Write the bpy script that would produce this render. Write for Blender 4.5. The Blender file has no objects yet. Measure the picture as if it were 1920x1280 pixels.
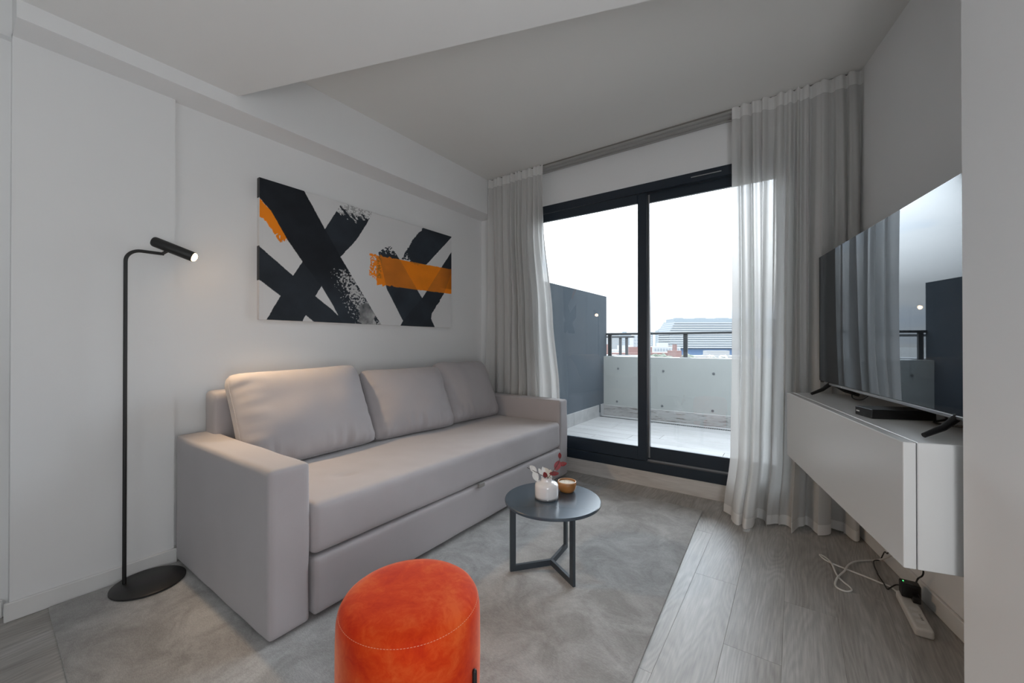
import bpy, bmesh, math, random
import numpy as np
from mathutils import Vector, Matrix, noise
random.seed(7)
D = bpy.data
C = bpy.context.scene.collection
sc = bpy.context.scene
PI = math.pi

# ---------------------------------------------------------------- camera, sky, lights, exposure
CAM_H = 1.12
cam_d = D.cameras.new('camera'); cam = D.objects.new('camera', cam_d); C.objects.link(cam)
cam_d.sensor_width = 36.0; cam_d.lens = 751 / 1920 * 36; cam_d.clip_start = 0.02; cam_d.clip_end = 4000
cam.location = (0, 0, CAM_H)
cam.rotation_euler = (math.radians(90.25), 0, math.radians(35.212))
sc.camera = cam
vs = sc.view_settings
vs.view_transform = 'Standard'; vs.look = 'None'; vs.exposure = 1.15; vs.gamma = 1.0; vs.use_curve_mapping = False

SKY_STRENGTH = 1.0
world = D.worlds.new('sky'); sc.world = world; world.use_nodes = True
nt = world.node_tree; nt.nodes.clear()
def N(nt, t, **k):
    n = nt.nodes.new(t)
    for a, v in k.items():
        if a.startswith('i_'):
            n.inputs[a[2:].replace('_', ' ')].default_value = v
        else:
            setattr(n, a, v)
    return n
def ramp(nt, stops, interp='LINEAR'):
    r = nt.nodes.new('ShaderNodeValToRGB'); cr = r.color_ramp; cr.interpolation = interp
    while len(cr.elements) > 1: cr.elements.remove(cr.elements[-1])
    cr.elements[0].position = stops[0][0]; cr.elements[0].color = (*stops[0][1], 1)
    for p, c in stops[1:]:
        e = cr.elements.new(p); e.color = (*c, 1)
    return r
tc = N(nt, 'ShaderNodeTexCoord'); mp = N(nt, 'ShaderNodeMapping'); mp.inputs['Scale'].default_value = (1.6, 1.6, 5.2)
mp.inputs['Location'].default_value = (0.3, 1.1, 0.25)
nz = N(nt, 'ShaderNodeTexNoise', i_Scale=1.5, i_Detail=7.0, i_Roughness=0.55, i_Distortion=0.4)
rp = ramp(nt, [(0.34, (0.66, 0.78, 0.96)), (0.46, (0.82, 0.90, 1.0)), (0.54, (0.95, 0.985, 1.02)), (0.68, (1.00, 1.03, 1.06))])
bg = N(nt, 'ShaderNodeBackground'); bg.inputs['Strength'].default_value = SKY_STRENGTH
wo = N(nt, 'ShaderNodeOutputWorld')
L = nt.links.new
L(tc.outputs['Generated'], mp.inputs['Vector']); L(mp.outputs['Vector'], nz.inputs['Vector'])
L(nz.outputs['Fac'], rp.inputs['Fac'])
# overcast sky: the cloud deck brightens steadily from the horizon to the zenith
sep = N(nt, 'ShaderNodeSeparateXYZ'); L(tc.outputs['Generated'], sep.inputs[0])
el = ramp(nt, [(0.0, (0.086,) * 3), (0.10, (0.118,) * 3), (0.24, (0.42,) * 3), (0.50, (0.80,) * 3), (1.0, (1.0,) * 3)])
L(sep.outputs['Z'], el.inputs['Fac'])
sc_ = N(nt, 'ShaderNodeVectorMath', operation='SCALE'); L(rp.outputs['Color'], sc_.inputs[0]); elm = N(nt, 'ShaderNodeMath', operation='MULTIPLY'); elm.inputs[1].default_value = 7.2; L(el.outputs['Color'], elm.inputs[0]); L(elm.outputs[0], sc_.inputs['Scale'])
L(sc_.outputs[0], bg.inputs['Color']); L(bg.outputs['Background'], wo.inputs['Surface'])

def area(name, loc, target, sx, sy, power, col=(1, 1, 1)):
    d = D.lights.new(name, 'AREA'); d.shape = 'RECTANGLE'; d.size = sx; d.size_y = sy; d.energy = power; d.color = col
    o = D.objects.new(name, d); C.objects.link(o); o.location = loc
    o.rotation_euler = (Vector(target) - Vector(loc)).to_track_quat('-Z', 'Y').to_euler()
    return o
# fill lamps added behind the camera, standing in for the rest of the flat
area('upward_fill', (-0.9, -1.3, 0.9), (-0.9, -1.2, 2.7), 2.2, 1.4, 3.5, (0.96, 0.98, 1.0))
area('side_fill', (0.60, -0.12, 1.0), (-1.7, 2.4, 2.5), 0.5, 1.3, 8.5, (0.97, 0.98, 1.0))  # added fill from the right for the left wall, beam and ceiling

# ---------------------------------------------------------------- materials
def newmat(name):
    m = D.materials.new(name); m.use_nodes = True
    nt = m.node_tree; b = nt.nodes['Principled BSDF']
    return m, nt, b
def mat(name, col, rough=0.6, metal=0.0, nscale=0, nvar=0.0, bump=0.0, bscale=200, bdist=0.002, spec=0.5, sheen=0.0, coat=0.0):
    m, nt, b = newmat(name); L = nt.links.new
    b.inputs['Base Color'].default_value = (*col, 1); b.inputs['Roughness'].default_value = rough
    b.inputs['Metallic'].default_value = metal; b.inputs['Specular IOR Level'].default_value = spec
    b.inputs['Sheen Weight'].default_value = sheen; b.inputs['Coat Weight'].default_value = coat
    tc = N(nt, 'ShaderNodeTexCoord')
    if nvar:
        n = N(nt, 'ShaderNodeTexNoise', i_Scale=nscale, i_Detail=5.0); L(tc.outputs['Object'], n.inputs['Vector'])
        r = ramp(nt, [(0.3, tuple(c * (1 - nvar) for c in col)), (0.7, tuple(min(1, c * (1 + nvar)) for c in col))])
        L(n.outputs['Fac'], r.inputs['Fac']); L(r.outputs['Color'], b.inputs['Base Color'])
    if bump:
        n2 = N(nt, 'ShaderNodeTexNoise', i_Scale=bscale, i_Detail=3.0); L(tc.outputs['Object'], n2.inputs['Vector'])
        bp = N(nt, 'ShaderNodeBump'); bp.inputs['Strength'].default_value = bump; bp.inputs['Distance'].default_value = bdist
        L(n2.outputs['Fac'], bp.inputs['Height']); L(bp.outputs['Normal'], b.inputs['Normal'])
    return m
M = {}
M['wall'] = mat('wall_paint', (0.81, 0.815, 0.815), 0.75, nscale=1.2, nvar=0.012, bump=0.06, bscale=90)
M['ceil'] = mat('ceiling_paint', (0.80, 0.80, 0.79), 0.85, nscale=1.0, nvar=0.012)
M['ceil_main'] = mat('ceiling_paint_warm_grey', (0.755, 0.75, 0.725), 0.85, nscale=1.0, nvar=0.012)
M['base'] = mat('baseboard_paint', (0.76, 0.76, 0.75), 0.45, nscale=6, nvar=0.03)
M['black'] = mat('matt_black_metal', (0.012, 0.012, 0.012), 0.45, bump=0.05, bscale=500)
M['frame'] = mat('dark_aluminium', (0.013, 0.022, 0.034), 0.32)
M['alu'] = mat('brushed_aluminium', (0.45, 0.46, 0.47), 0.3, metal=0.9)
M['slate'] = mat('slate_lacquer', (0.050, 0.072, 0.096), 0.22, spec=0.9)
M['slate_dark'] = mat('slate_metal', (0.040, 0.052, 0.064), 0.42)
M['white_lac'] = mat('white_lacquer', (0.66, 0.67, 0.67), 0.30, spec=0.45)
M['plastic_w'] = mat('white_plastic', (0.68, 0.67, 0.64), 0.35)
M['plastic_b'] = mat('black_plastic', (0.010, 0.010, 0.011), 0.35)
M['ceramic'] = mat('white_glass_glaze', (0.80, 0.79, 0.80), 0.08, spec=0.6, coat=0.5)
M['wood'] = mat('amber_wood', (0.33, 0.14, 0.04), 0.4, nscale=14, nvar=0.3)
M['wood_rim'] = mat('pale_wood_rim', (0.55, 0.33, 0.19), 0.4)
M['wax'] = mat('cream_wax', (0.80, 0.74, 0.64), 0.5)
M['leaf_red'] = mat('dried_red_leaf', (0.22, 0.018, 0.02), 0.55, nscale=60, nvar=0.25)
M['leaf_pink'] = mat('dried_rose_leaf', (0.33, 0.07, 0.08), 0.55, nscale=60, nvar=0.2)
M['leaf_white'] = mat('bleached_leaf', (0.80, 0.80, 0.77), 0.5, nscale=50, nvar=0.08)
M['twig'] = mat('brown_twig', (0.06, 0.035, 0.03), 0.6)
M['darkgrey_wall'] = mat('dark_grey_render', (0.026, 0.032, 0.038), 0.9, nscale=2, nvar=0.07, bump=0.1, bscale=60, spec=0.05)
M['parapet'] = mat('pale_grey_render', (0.184, 0.194, 0.188), 0.8, nscale=3, nvar=0.04, bump=0.1, bscale=50)
M['hole'] = mat('dark_hole', (0.06, 0.065, 0.07), 0.9)
M['bld_white'] = mat('white_facade', (0.190, 0.195, 0.201), 0.8)
M['bld_grey'] = mat('grey_facade', (0.110, 0.131, 0.146), 0.7)
M['bld_blue'] = mat('blue_glass_facade', (0.029, 0.058, 0.110), 0.4)
M['bld_red'] = mat('red_brick_facade', (0.100, 0.058, 0.053), 0.85)
M['bld_cream'] = mat('cream_facade', (0.138, 0.140, 0.142), 0.85)
M['foliage'] = mat('tree_foliage', (0.045, 0.055, 0.042), 0.9, nscale=0.3, nvar=0.35)
M['blossom'] = mat('pale_blossom', (0.179, 0.182, 0.174), 0.9)
M['bark'] = mat('tree_bark', (0.1, 0.08, 0.06), 0.9)
M['city'] = mat('city_ground', (0.069, 0.069, 0.066), 0.95, nscale=0.02, nvar=0.3)
M['steel_dark'] = mat('dark_railing_steel', (0.010, 0.012, 0.014), 0.5)
M['track_grey'] = mat('grey_painted_track', (0.36, 0.355, 0.34), 0.5)
M['thread'] = mat('pale_thread', (0.75, 0.36, 0.22), 0.7)
M['grate'] = mat('drain_grate_metal', (0.053, 0.058, 0.058), 0.5, metal=0.3)

def fabric(name, col, scale=900, var=0.05):
    m, nt, b = newmat(name); L = nt.links.new
    tc = N(nt, 'ShaderNodeTexCoord')
    n = N(nt, 'ShaderNodeTexNoise', i_Scale=scale, i_Detail=2.0); n2 = N(nt, 'ShaderNodeTexNoise', i_Scale=5.0, i_Detail=4.0)
    L(tc.outputs['Object'], n.inputs['Vector']); L(tc.outputs['Object'], n2.inputs['Vector'])
    ad = N(nt, 'ShaderNodeMath', operation='MULTIPLY_ADD'); ad.inputs[1].default_value = 0.5
    L(n.outputs['Fac'], ad.inputs[0])
    m5 = N(nt, 'ShaderNodeMath', operation='MULTIPLY'); m5.inputs[1].default_value = 0.5
    L(n2.outputs['Fac'], m5.inputs[0]); L(m5.outputs[0], ad.inputs[2])
    r = ramp(nt, [(0.3, tuple(c * (1 - var) for c in col)), (0.7, tuple(c * (1 + var) for c in col))])
    L(ad.outputs[0], r.inputs['Fac']); L(r.outputs['Color'], b.inputs['Base Color'])
    b.inputs['Roughness'].default_value = 0.9; b.inputs['Sheen Weight'].default_value = 0.25; b.inputs['Specular IOR Level'].default_value = 0.2
    bp = N(nt, 'ShaderNodeBump'); bp.inputs['Strength'].default_value = 0.25; bp.inputs['Distance'].default_value = 0.001
    L(n.outputs['Fac'], bp.inputs['Height']); L(bp.outputs['Normal'], b.inputs['Normal'])
    return m
M['sofa'] = fabric('taupe_sofa_fabric', (0.415, 0.392, 0.402))

def velvet():
    m, nt, b = newmat('orange_velvet'); L = nt.links.new
    tc = N(nt, 'ShaderNodeTexCoord')
    n = N(nt, 'ShaderNodeTexNoise', i_Scale=7.0, i_Detail=6.0, i_Roughness=0.6, i_Distortion=0.6); L(tc.outputs['Object'], n.inputs['Vector'])
    n3 = N(nt, 'ShaderNodeTexNoise', i_Scale=30.0, i_Detail=5.0, i_Roughness=0.7, i_Distortion=1.2); L(tc.outputs['Object'], n3.inputs['Vector'])
    mx = N(nt, 'ShaderNodeMath', operation='MULTIPLY_ADD'); mx.inputs[1].default_value = 0.3; L(n3.outputs['Fac'], mx.inputs[0])
    m7 = N(nt, 'ShaderNodeMath', operation='MULTIPLY'); m7.inputs[1].default_value = 0.7; L(n.outputs['Fac'], m7.inputs[0]); L(m7.outputs[0], mx.inputs[2])
    r = ramp(nt, [(0.38, (0.52, 0.022, 0.002)), (0.5, (0.62, 0.045, 0.004)), (0.62, (0.70, 0.10, 0.018))]); L(mx.outputs[0], r.inputs['Fac'])
    L(r.outputs['Color'], b.inputs['Base Color']); b.inputs['Roughness'].default_value = 0.75
    b.inputs['Sheen Weight'].default_value = 0.55; b.inputs['Sheen Roughness'].default_value = 0.35; b.inputs['Sheen Tint'].default_value = (1.0, 0.55, 0.4, 1)
    b.inputs['Specular IOR Level'].default_value = 0.15
    return m
M['velvet'] = velvet()

def rugmat():
    m, nt, b = newmat('grey_rug_pile'); L = nt.links.new
    tc = N(nt, 'ShaderNodeTexCoord')
    a = N(nt, 'ShaderNodeTexNoise', i_Scale=5.5, i_Detail=9.0, i_Roughness=0.70, i_Distortion=0.7); L(tc.outputs['Object'], a.inputs['Vector'])
    mp = N(nt, 'ShaderNodeMapping'); mp.inputs['Scale'].default_value = (120, 420, 120); mp.inputs['Rotation'].default_value = (0, 0, 0.5)
    L(tc.outputs['Object'], mp.inputs['Vector'])
    f = N(nt, 'ShaderNodeTexNoise', i_Scale=1.0, i_Detail=2.0); L(mp.outputs['Vector'], f.inputs['Vector'])
    r = ramp(nt, [(0.36, (0.27, 0.265, 0.255)), (0.47, (0.335, 0.33, 0.32)), (0.53, (0.37, 0.367, 0.358)), (0.62, (0.43, 0.43, 0.42))]); L(a.outputs['Fac'], r.inputs['Fac'])
    r2 = ramp(nt, [(0.3, (0.80, 0.80, 0.80)), (0.7, (1.14, 1.14, 1.14))]); L(f.outputs['Fac'], r2.inputs['Fac'])
    mx = N(nt, 'ShaderNodeMix', data_type='RGBA', blend_type='MULTIPLY'); mx.inputs['Factor'].default_value = 0.7
    L(r.outputs['Color'], mx.inputs['A']); L(r2.outputs['Color'], mx.inputs['B']); L(mx.outputs['Result'], b.inputs['Base Color'])
    b.inputs['Roughness'].default_value = 0.85; b.inputs['Sheen Weight'].default_value = 0.3; b.inputs['Specular IOR Level'].default_value = 0.15
    bp = N(nt, 'ShaderNodeBump'); bp.inputs['Strength'].default_value = 0.4; bp.inputs['Distance'].default_value = 0.002
    L(f.outputs['Fac'], bp.inputs['Height']); L(bp.outputs['Normal'], b.inputs['Normal'])
    return m
M['rug'] = rugmat()

def plankmat(name, dark, mid, light, along='Y', rough=0.42, grain=1.0, patches=None):
    m, nt, b = newmat(name); L = nt.links.new
    tc = N(nt, 'ShaderNodeTexCoord'); oi = N(nt, 'ShaderNodeObjectInfo')
    ml = N(nt, 'ShaderNodeMath', operation='MULTIPLY'); ml.inputs[1].default_value = 37.0; L(oi.outputs['Random'], ml.inputs[0])
    cb = N(nt, 'ShaderNodeCombineXYZ'); L(ml.outputs[0], cb.inputs[0]); L(ml.outputs[0], cb.inputs[1]); L(ml.outputs[0], cb.inputs[2])
    va = N(nt, 'ShaderNodeVectorMath', operation='ADD'); L(tc.outputs['Object'], va.inputs[0]); L(cb.outputs[0], va.inputs[1])
    def mapped(s):
        mp = N(nt, 'ShaderNodeMapping'); mp.inputs['Scale'].default_value = s if along == 'Y' else (s[1], s[0], s[2]); L(va.outputs[0], mp.inputs['Vector']); return mp
    big = N(nt, 'ShaderNodeTexNoise', i_Scale=1.0, i_Detail=4.0, i_Distortion=0.6); L(mapped((9, 1.6, 9)).outputs[0], big.inputs['Vector'])
    fine = N(nt, 'ShaderNodeTexNoise', i_Scale=1.0, i_Detail=5.0, i_Roughness=0.65); L(mapped((150, 7, 150)).outputs[0], fine.inputs['Vector'])
    # cathedral grain: rings of a stretched noise field
    ring = N(nt, 'ShaderNodeTexNoise', i_Scale=1.0, i_Detail=1.5); L(mapped((6, 0.9, 6)).outputs[0], ring.inputs['Vector'])
    k = N(nt, 'ShaderNodeMath', operation='MULTIPLY'); k.inputs[1].default_value = 170.0; L(ring.outputs['Fac'], k.inputs[0])
    sn = N(nt, 'ShaderNodeMath', operation='SINE'); L(k.outputs[0], sn.inputs[0])
    r = ramp(nt, [(0.32, dark), (0.5, mid), (0.66, light)]); L(big.outputs['Fac'], r.inputs['Fac'])
    r2 = ramp(nt, [(0.3, (1 - 0.24 * grain,) * 3), (0.65, (1 + 0.08 * grain,) * 3)]); L(fine.outputs['Fac'], r2.inputs['Fac'])
    mx = N(nt, 'ShaderNodeMix', data_type='RGBA', blend_type='MULTIPLY'); mx.inputs['Factor'].default_value = 1.0
    L(r.outputs['Color'], mx.inputs['A']); L(r2.outputs['Color'], mx.inputs['B'])
    r3 = ramp(nt, [(0.0, (1 - 0.10 * grain,) * 3), (1.0, (1 + 0.04 * grain,) * 3)])
    ms = N(nt, 'ShaderNodeMapRange'); ms.inputs['From Min'].default_value = -1.0; L(sn.outputs[0], ms.inputs['Value']); L(ms.outputs[0], r3.inputs['Fac'])
    mx2 = N(nt, 'ShaderNodeMix', data_type='RGBA', blend_type='MULTIPLY'); mx2.inputs['Factor'].default_value = 1.0
    L(mx.outputs['Result'], mx2.inputs['A']); L(r3.outputs['Color'], mx2.inputs['B'])
    out = mx2.outputs['Result']
    if patches:
        pn = N(nt, 'ShaderNodeTexNoise', i_Scale=1.0, i_Detail=7.0, i_Roughness=0.7); L(mapped(patches[1]).outputs[0], pn.inputs['Vector'])
        pr = ramp(nt, [(patches[2], (0, 0, 0)), (patches[2] + 0.07, (1, 1, 1))]); L(pn.outputs['Fac'], pr.inputs['Fac'])
        mx3 = N(nt, 'ShaderNodeMix', data_type='RGBA'); L(pr.outputs['Color'], mx3.inputs['Factor']); L(out, mx3.inputs['A']); mx3.inputs['B'].default_value = (*patches[0], 1)
        out = mx3.outputs['Result']
    L(out, b.inputs['Base Color']); b.inputs['Roughness'].default_value = rough
    bp = N(nt, 'ShaderNodeBump'); bp.inputs['Strength'].default_value = 0.15; bp.inputs['Distance'].default_value = 0.001
    L(fine.outputs['Fac'], bp.inputs['Height']); L(bp.outputs['Normal'], b.inputs['Normal'])
    return m
M['plank'] = plankmat('greige_oak_plank', (0.35, 0.33, 0.305), (0.41, 0.393, 0.37), (0.46, 0.448, 0.43))
M['deck'] = plankmat('whitewashed_tile', (0.096, 0.098, 0.099), (0.112, 0.114, 0.115), (0.126, 0.128, 0.130), along='X', rough=0.5, grain=0.3,
                     patches=((0.075, 0.072, 0.068), (40, 4.0, 40), 0.585))
M['skirt'] = plankmat('worn_whitewash_tile', (0.160, 0.160, 0.158), (0.188, 0.188, 0.184), (0.208, 0.208, 0.205), along='X', rough=0.6, grain=0.3,
                      patches=((0.055, 0.047, 0.04), (70, 7.0, 70), 0.545))
M['joint'] = mat('dark_joint', (0.20, 0.19, 0.175), 0.9)
M['joint_pale'] = mat('pale_joint', (0.080, 0.080, 0.078), 0.9)

def sheer(name, transp, col=(0.90, 0.895, 0.88)):
    m, nt, b = newmat(name); L = nt.links.new; nt.nodes.remove(b)
    out = nt.nodes['Material Output']
    tc = N(nt, 'ShaderNodeTexCoord'); w = N(nt, 'ShaderNodeTexNoise', i_Scale=400.0, i_Detail=2.0); L(tc.outputs['Object'], w.inputs['Vector'])
    df = N(nt, 'ShaderNodeBsdfDiffuse'); tl = N(nt, 'ShaderNodeBsdfTranslucent'); tp = N(nt, 'ShaderNodeBsdfTransparent')
    df.inputs['Color'].default_value = (*col, 1); tl.inputs['Color'].default_value = (*col, 1)
    a = N(nt, 'ShaderNodeMixShader'); a.inputs[0].default_value = 0.42; L(df.outputs[0], a.inputs[1]); L(tl.outputs[0], a.inputs[2])
    rr = N(nt, 'ShaderNodeMapRange'); rr.inputs['From Min'].default_value = 0.3; rr.inputs['From Max'].default_value = 0.7
    rr.inputs['To Min'].default_value = transp * 0.8; rr.inputs['To Max'].default_value = transp * 1.2; L(w.outputs['Fac'], rr.inputs['Value'])
    lw = N(nt, 'ShaderNodeLayerWeight'); lw.inputs['Blend'].default_value = 0.35       # threads close up where the cloth turns away
    iv = N(nt, 'ShaderNodeMath', operation='SUBTRACT'); iv.inputs[0].default_value = 1.0; L(lw.outputs['Facing'], iv.inputs[1])
    pw = N(nt, 'ShaderNodeMath', operation='POWER'); pw.inputs[1].default_value = 2.2; L(iv.outputs[0], pw.inputs[0])
    tm = N(nt, 'ShaderNodeMath', operation='MULTIPLY'); L(rr.outputs[0], tm.inputs[0]); L(pw.outputs[0], tm.inputs[1])
    c = N(nt, 'ShaderNodeMixShader'); L(tm.outputs[0], c.inputs[0]); L(a.outputs[0], c.inputs[1]); L(tp.outputs[0], c.inputs[2]); L(c.outputs[0], out.inputs['Surface'])
    return m
M['sheer'] = sheer('sheer_linen', 0.125, (0.77, 0.765, 0.75))
M['tape'] = sheer('curtain_heading_tape', 0.01, (0.92, 0.915, 0.90))

def glass():
    m, nt, b = newmat('window_glass'); L = nt.links.new; nt.nodes.remove(b); out = nt.nodes['Material Output']
    tp = N(nt, 'ShaderNodeBsdfTransparent'); tp.inputs['Color'].default_value = (0.96, 0.975, 0.975, 1)
    gl = N(nt, 'ShaderNodeBsdfGlossy'); gl.inputs['Roughness'].default_value = 0.0; gl.inputs['Color'].default_value = (0.6, 0.6, 0.6, 1)
    fr = N(nt, 'ShaderNodeFresnel'); fr.inputs['IOR'].default_value = 1.5
    mx = N(nt, 'ShaderNodeMixShader'); L(fr.outputs[0], mx.inputs[0]); L(tp.outputs[0], mx.inputs[1]); L(gl.outputs[0], mx.inputs[2]); L(mx.outputs[0], out.inputs['Surface'])
    return m
M['glass'] = glass()
def screen():
    m, nt, b = newmat('glossy_dark_screen'); L = nt.links.new; nt.nodes.remove(b); out = nt.nodes['Material Output']
    df = N(nt, 'ShaderNodeBsdfDiffuse'); df.inputs['Color'].default_value = (0.004, 0.004, 0.005, 1)
    gl = N(nt, 'ShaderNodeBsdfGlossy'); gl.inputs['Roughness'].default_value = 0.012; gl.inputs['Color'].default_value = (0.88, 0.94, 1.0, 1)
    fr = N(nt, 'ShaderNodeFresnel'); fr.inputs['IOR'].default_value = 2.0
    mx = N(nt, 'ShaderNodeMixShader'); L(fr.outputs[0], mx.inputs[0]); L(df.outputs[0], mx.inputs[1]); L(gl.outputs[0], mx.inputs[2]); L(mx.outputs[0], out.inputs['Surface'])
    return m
M['screen'] = screen()
def emit(name, col, s):
    m, nt, b = newmat(name); b.inputs['Base Color'].default_value = (*col, 1)
    b.inputs['Emission Color'].default_value = (*col, 1); b.inputs['Emission Strength'].default_value = s
    return m
M['bulb'] = emit('warm_bulb', (1.0, 0.62, 0.30), 26)
M['led'] = emit('green_led', (0.05, 0.9, 0.15), 1.5)

# ---------------------------------------------------------------- mesh helpers
class MB:
    def __init__(s): s.b = bmesh.new()
    def box(s, a, b, bev=0.0, seg=2):
        a, b = Vector(a), Vector(b); lo = Vector(map(min, a, b)); hi = Vector(map(max, a, b))
        vs = [s.b.verts.new((x, y, z)) for x in (lo.x, hi.x) for y in (lo.y, hi.y) for z in (lo.z, hi.z)]
        q = [(0, 1, 3, 2), (4, 6, 7, 5), (0, 4, 5, 1), (2, 3, 7, 6), (0, 2, 6, 4), (1, 5, 7, 3)]
        fs = [s.b.faces.new([vs[i] for i in f]) for f in q]
        if bev:
            es = list({e for f in fs for e in f.edges})
            bmesh.ops.bevel(s.b, geom=es, offset=bev, segments=seg, profile=0.5, affect='EDGES')
        return s
    def prism(s, poly, z0, z1):
        """vertical prism over a plan polygon"""
        lo = [s.b.verts.new((x, y, z0)) for x, y in poly]; hi = [s.b.verts.new((x, y, z1)) for x, y in poly]
        n = len(poly); s.b.faces.new(lo[::-1]); s.b.faces.new(hi)
        for i in range(n): s.b.faces.new((lo[i], lo[(i + 1) % n], hi[(i + 1) % n], hi[i]))
        return s
    def tube(s, pts, r, n=10, cap=True, rs=None):
        pts = [Vector(p) for p in pts]; rings = []
        up = Vector((0, 0, 1)); prev = None
        for i, p in enumerate(pts):
            t = (pts[min(i + 1, len(pts) - 1)] - pts[max(i - 1, 0)]).normalized()
            if prev is None:
                a = t.cross(up if abs(t.z) < 0.9 else Vector((1, 0, 0))).normalized()
            else:
                a = (prev - t * prev.dot(t)).normalized()
            prev = a; c = t.cross(a); rr = rs[i] if rs else r
            rings.append([s.b.verts.new(p + (a * math.cos(k * 2 * PI / n) + c * math.sin(k * 2 * PI / n)) * rr) for k in range(n)])
        for i in range(len(rings) - 1):
            for k in range(n):
                s.b.faces.new((rings[i][k], rings[i][(k + 1) % n], rings[i + 1][(k + 1) % n], rings[i + 1][k]))
        if cap: s.b.faces.new(rings[0][::-1]); s.b.faces.new(rings[-1])
        return s
    def lathe(s, prof, n=48, center=(0, 0)):
        rings = []
        for r, z in prof:
            if r < 1e-5: rings.append([s.b.verts.new((center[0], center[1], z))])
            else: rings.append([s.b.verts.new((center[0] + r * math.cos(k * 2 * PI / n), center[1] + r * math.sin(k * 2 * PI / n), z)) for k in range(n)])
        for a, b in zip(rings, rings[1:]):
            for k in range(n):
                k2 = (k + 1) % n
                if len(a) == 1 and len(b) > 1: s.b.faces.new((a[0], b[k], b[k2]))
                elif len(b) == 1 and len(a) > 1: s.b.faces.new((a[k], a[k2], b[0]))
                elif len(a) > 1: s.b.faces.new((a[k], a[k2], b[k2], b[k]))
        return s
    def grid(s, f, nu, nv):
        v = [[s.b.verts.new(f(i / nu, j / nv)) for j in range(nv + 1)] for i in range(nu + 1)]
        for i in range(nu):
            for j in range(nv): s.b.faces.new((v[i][j], v[i + 1][j], v[i + 1][j + 1], v[i][j + 1]))
        return s
    def make(s, name, m, parent=None, smooth=False, angle=40):
        bmesh.ops.recalc_face_normals(s.b, faces=s.b.faces)
        me = D.meshes.new(name); s.b.to_mesh(me); s.b.free(); me.materials.append(m)
        if smooth:
            me.polygons.foreach_set('use_smooth', [True] * len(me.polygons))
            if angle < 180: me.set_sharp_from_angle(angle=math.radians(angle))
        o = D.objects.new(name, me); C.objects.link(o)
        if parent: o.parent = parent
        return o
def rbox(lo, hi, r, n=(24, 24, 24), disp=None):
    """rounded soft box: grid of a box pushed onto a rounded surface, with an optional soft displacement"""
    s = MB(); lo = Vector(lo); hi = Vector(hi); b = s.b; cache = {}
    def P(p):
        key = tuple(round(c, 5) for c in p)
        if key in cache: return cache[key]
        p = Vector(p); q = Vector([min(max(p[i], lo[i] + r), hi[i] - r) for i in range(3)]); d = p - q
        w = q + d.normalized() * r if d.length > 1e-9 else p
        if disp: w = disp(w, p)
        cache[key] = b.verts.new(w); return cache[key]
    def spaced(i, n, a, c):
        # denser near the rounded edges
        t = i / n; t = 0.5 - 0.5 * math.cos(PI * t) if True else t
        return a + (c - a) * t
    for ax in range(3):
        u, v = [k for k in range(3) if k != ax]
        for side in (lo[ax], hi[ax]):
            for i in range(n[u]):
                for j in range(n[v]):
                    f = []
                    for di, dj in ((0, 0), (1, 0), (1, 1), (0, 1)):
                        p = [0, 0, 0]; p[ax] = side; p[u] = spaced(i + di, n[u], lo[u], hi[u]); p[v] = spaced(j + dj, n[v], lo[v], hi[v]); f.append(P(p))
                    if len(set(f)) == 4: b.faces.new(f)
    return s
def empty(name, loc=(0, 0, 0), rz=0.0):
    o = D.objects.new(name, None); C.objects.link(o); o.location = loc; o.rotation_euler = (0, 0, rz); o.empty_display_size = 0.1
    return o
def tag(o, label, cat, group=None, kind=None):
    o['label'] = label; o['category'] = cat
    if group: o['group'] = group
    if kind: o['kind'] = kind
    return o
def struct(o): o['kind'] = 'structure'; return o
def nz3(x, y, z, s=1.0): return noise.noise(Vector((x * s, y * s, z * s)))

# right-hand wall: it runs 13.4 degrees off the left wall
RA = math.radians(13.4); W0 = Vector((0.33, 3.02))
wd = Vector((-math.sin(RA), math.cos(RA))); wx = Vector((math.cos(RA), math.sin(RA)))
def RW(u, off):
    p = W0 + wd * u - wx * off; return (p.x, p.y)

XL, XP, XB, YW, ZC = -2.625, -2.595, -2.43, 3.175, 2.70
# ---------------------------------------------------------------- room shell
cornR = RW(0.16, 0.0)
fl = struct(MB().box((-2.9, -2.6, -0.12), (2.2, 3.40, -0.012)).make('floor', M['joint']))
# planks: 0.18 m wide, 1.22 m long, running towards the window
PW, PL = 0.18, 1.22
col = 0; x = -2.82
x0cols = []
xs = -0.22 - 15 * PW
for c in range(26):
    xa = xs + c * PW; xb = xa + PW
    if xa > 1.7: break
    off = {14: 2.118 - 2 * PL, 16: 2.107 - 2 * PL + 0.35}.get(c, -2.2 - random.random() * PL)
    if c == 16: off = 2.107 - 4 * PL
    y = off
    while y < 3.2:
        ya, yb = max(y, -2.5), min(y + PL, 3.2)
        if xa > 0.2: yb = min(yb, W0.y - (xa - W0.x) / math.tan(RA) + 0.05) if yb > 0 else yb
        if yb - ya > 0.03:
            xaa = max(xa, -2.75)
            p = MB().box((xaa + 0.0002, ya + 0.0002, -0.012), (xb - 0.0002, yb - 0.0002, 0.0 + random.uniform(-0.0003, 0)), 0.0005, 1).make('plank', M['plank'], fl)
        y += PL

# left side: pier, recessed wall, beam, side of the corridor
struct(MB().box((XL - 0.15, 0.155, 0), (XP, 0.68, 2.385)).make('wall_left_pier', M['wall']))
struct(MB().box((XL - 0.15, 0.68, 0), (XL, 3.30, 2.40)).make('wall_left', M['wall']))
struct(MB().box((XL - 0.15, 0.155, 2.37), (XB, 3.30, 2.86)).make('beam', M['wall']))
b = MB(); b.box((XL - 0.20, -2.5, 0), (XL - 0.03, 0.155, 2.37)); b.box((XL - 0.20, -2.5, 2.37), (XL + 0.01, 0.155, 2.86))
struct(b.make('wall_left_corridor', M['wall']))
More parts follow.
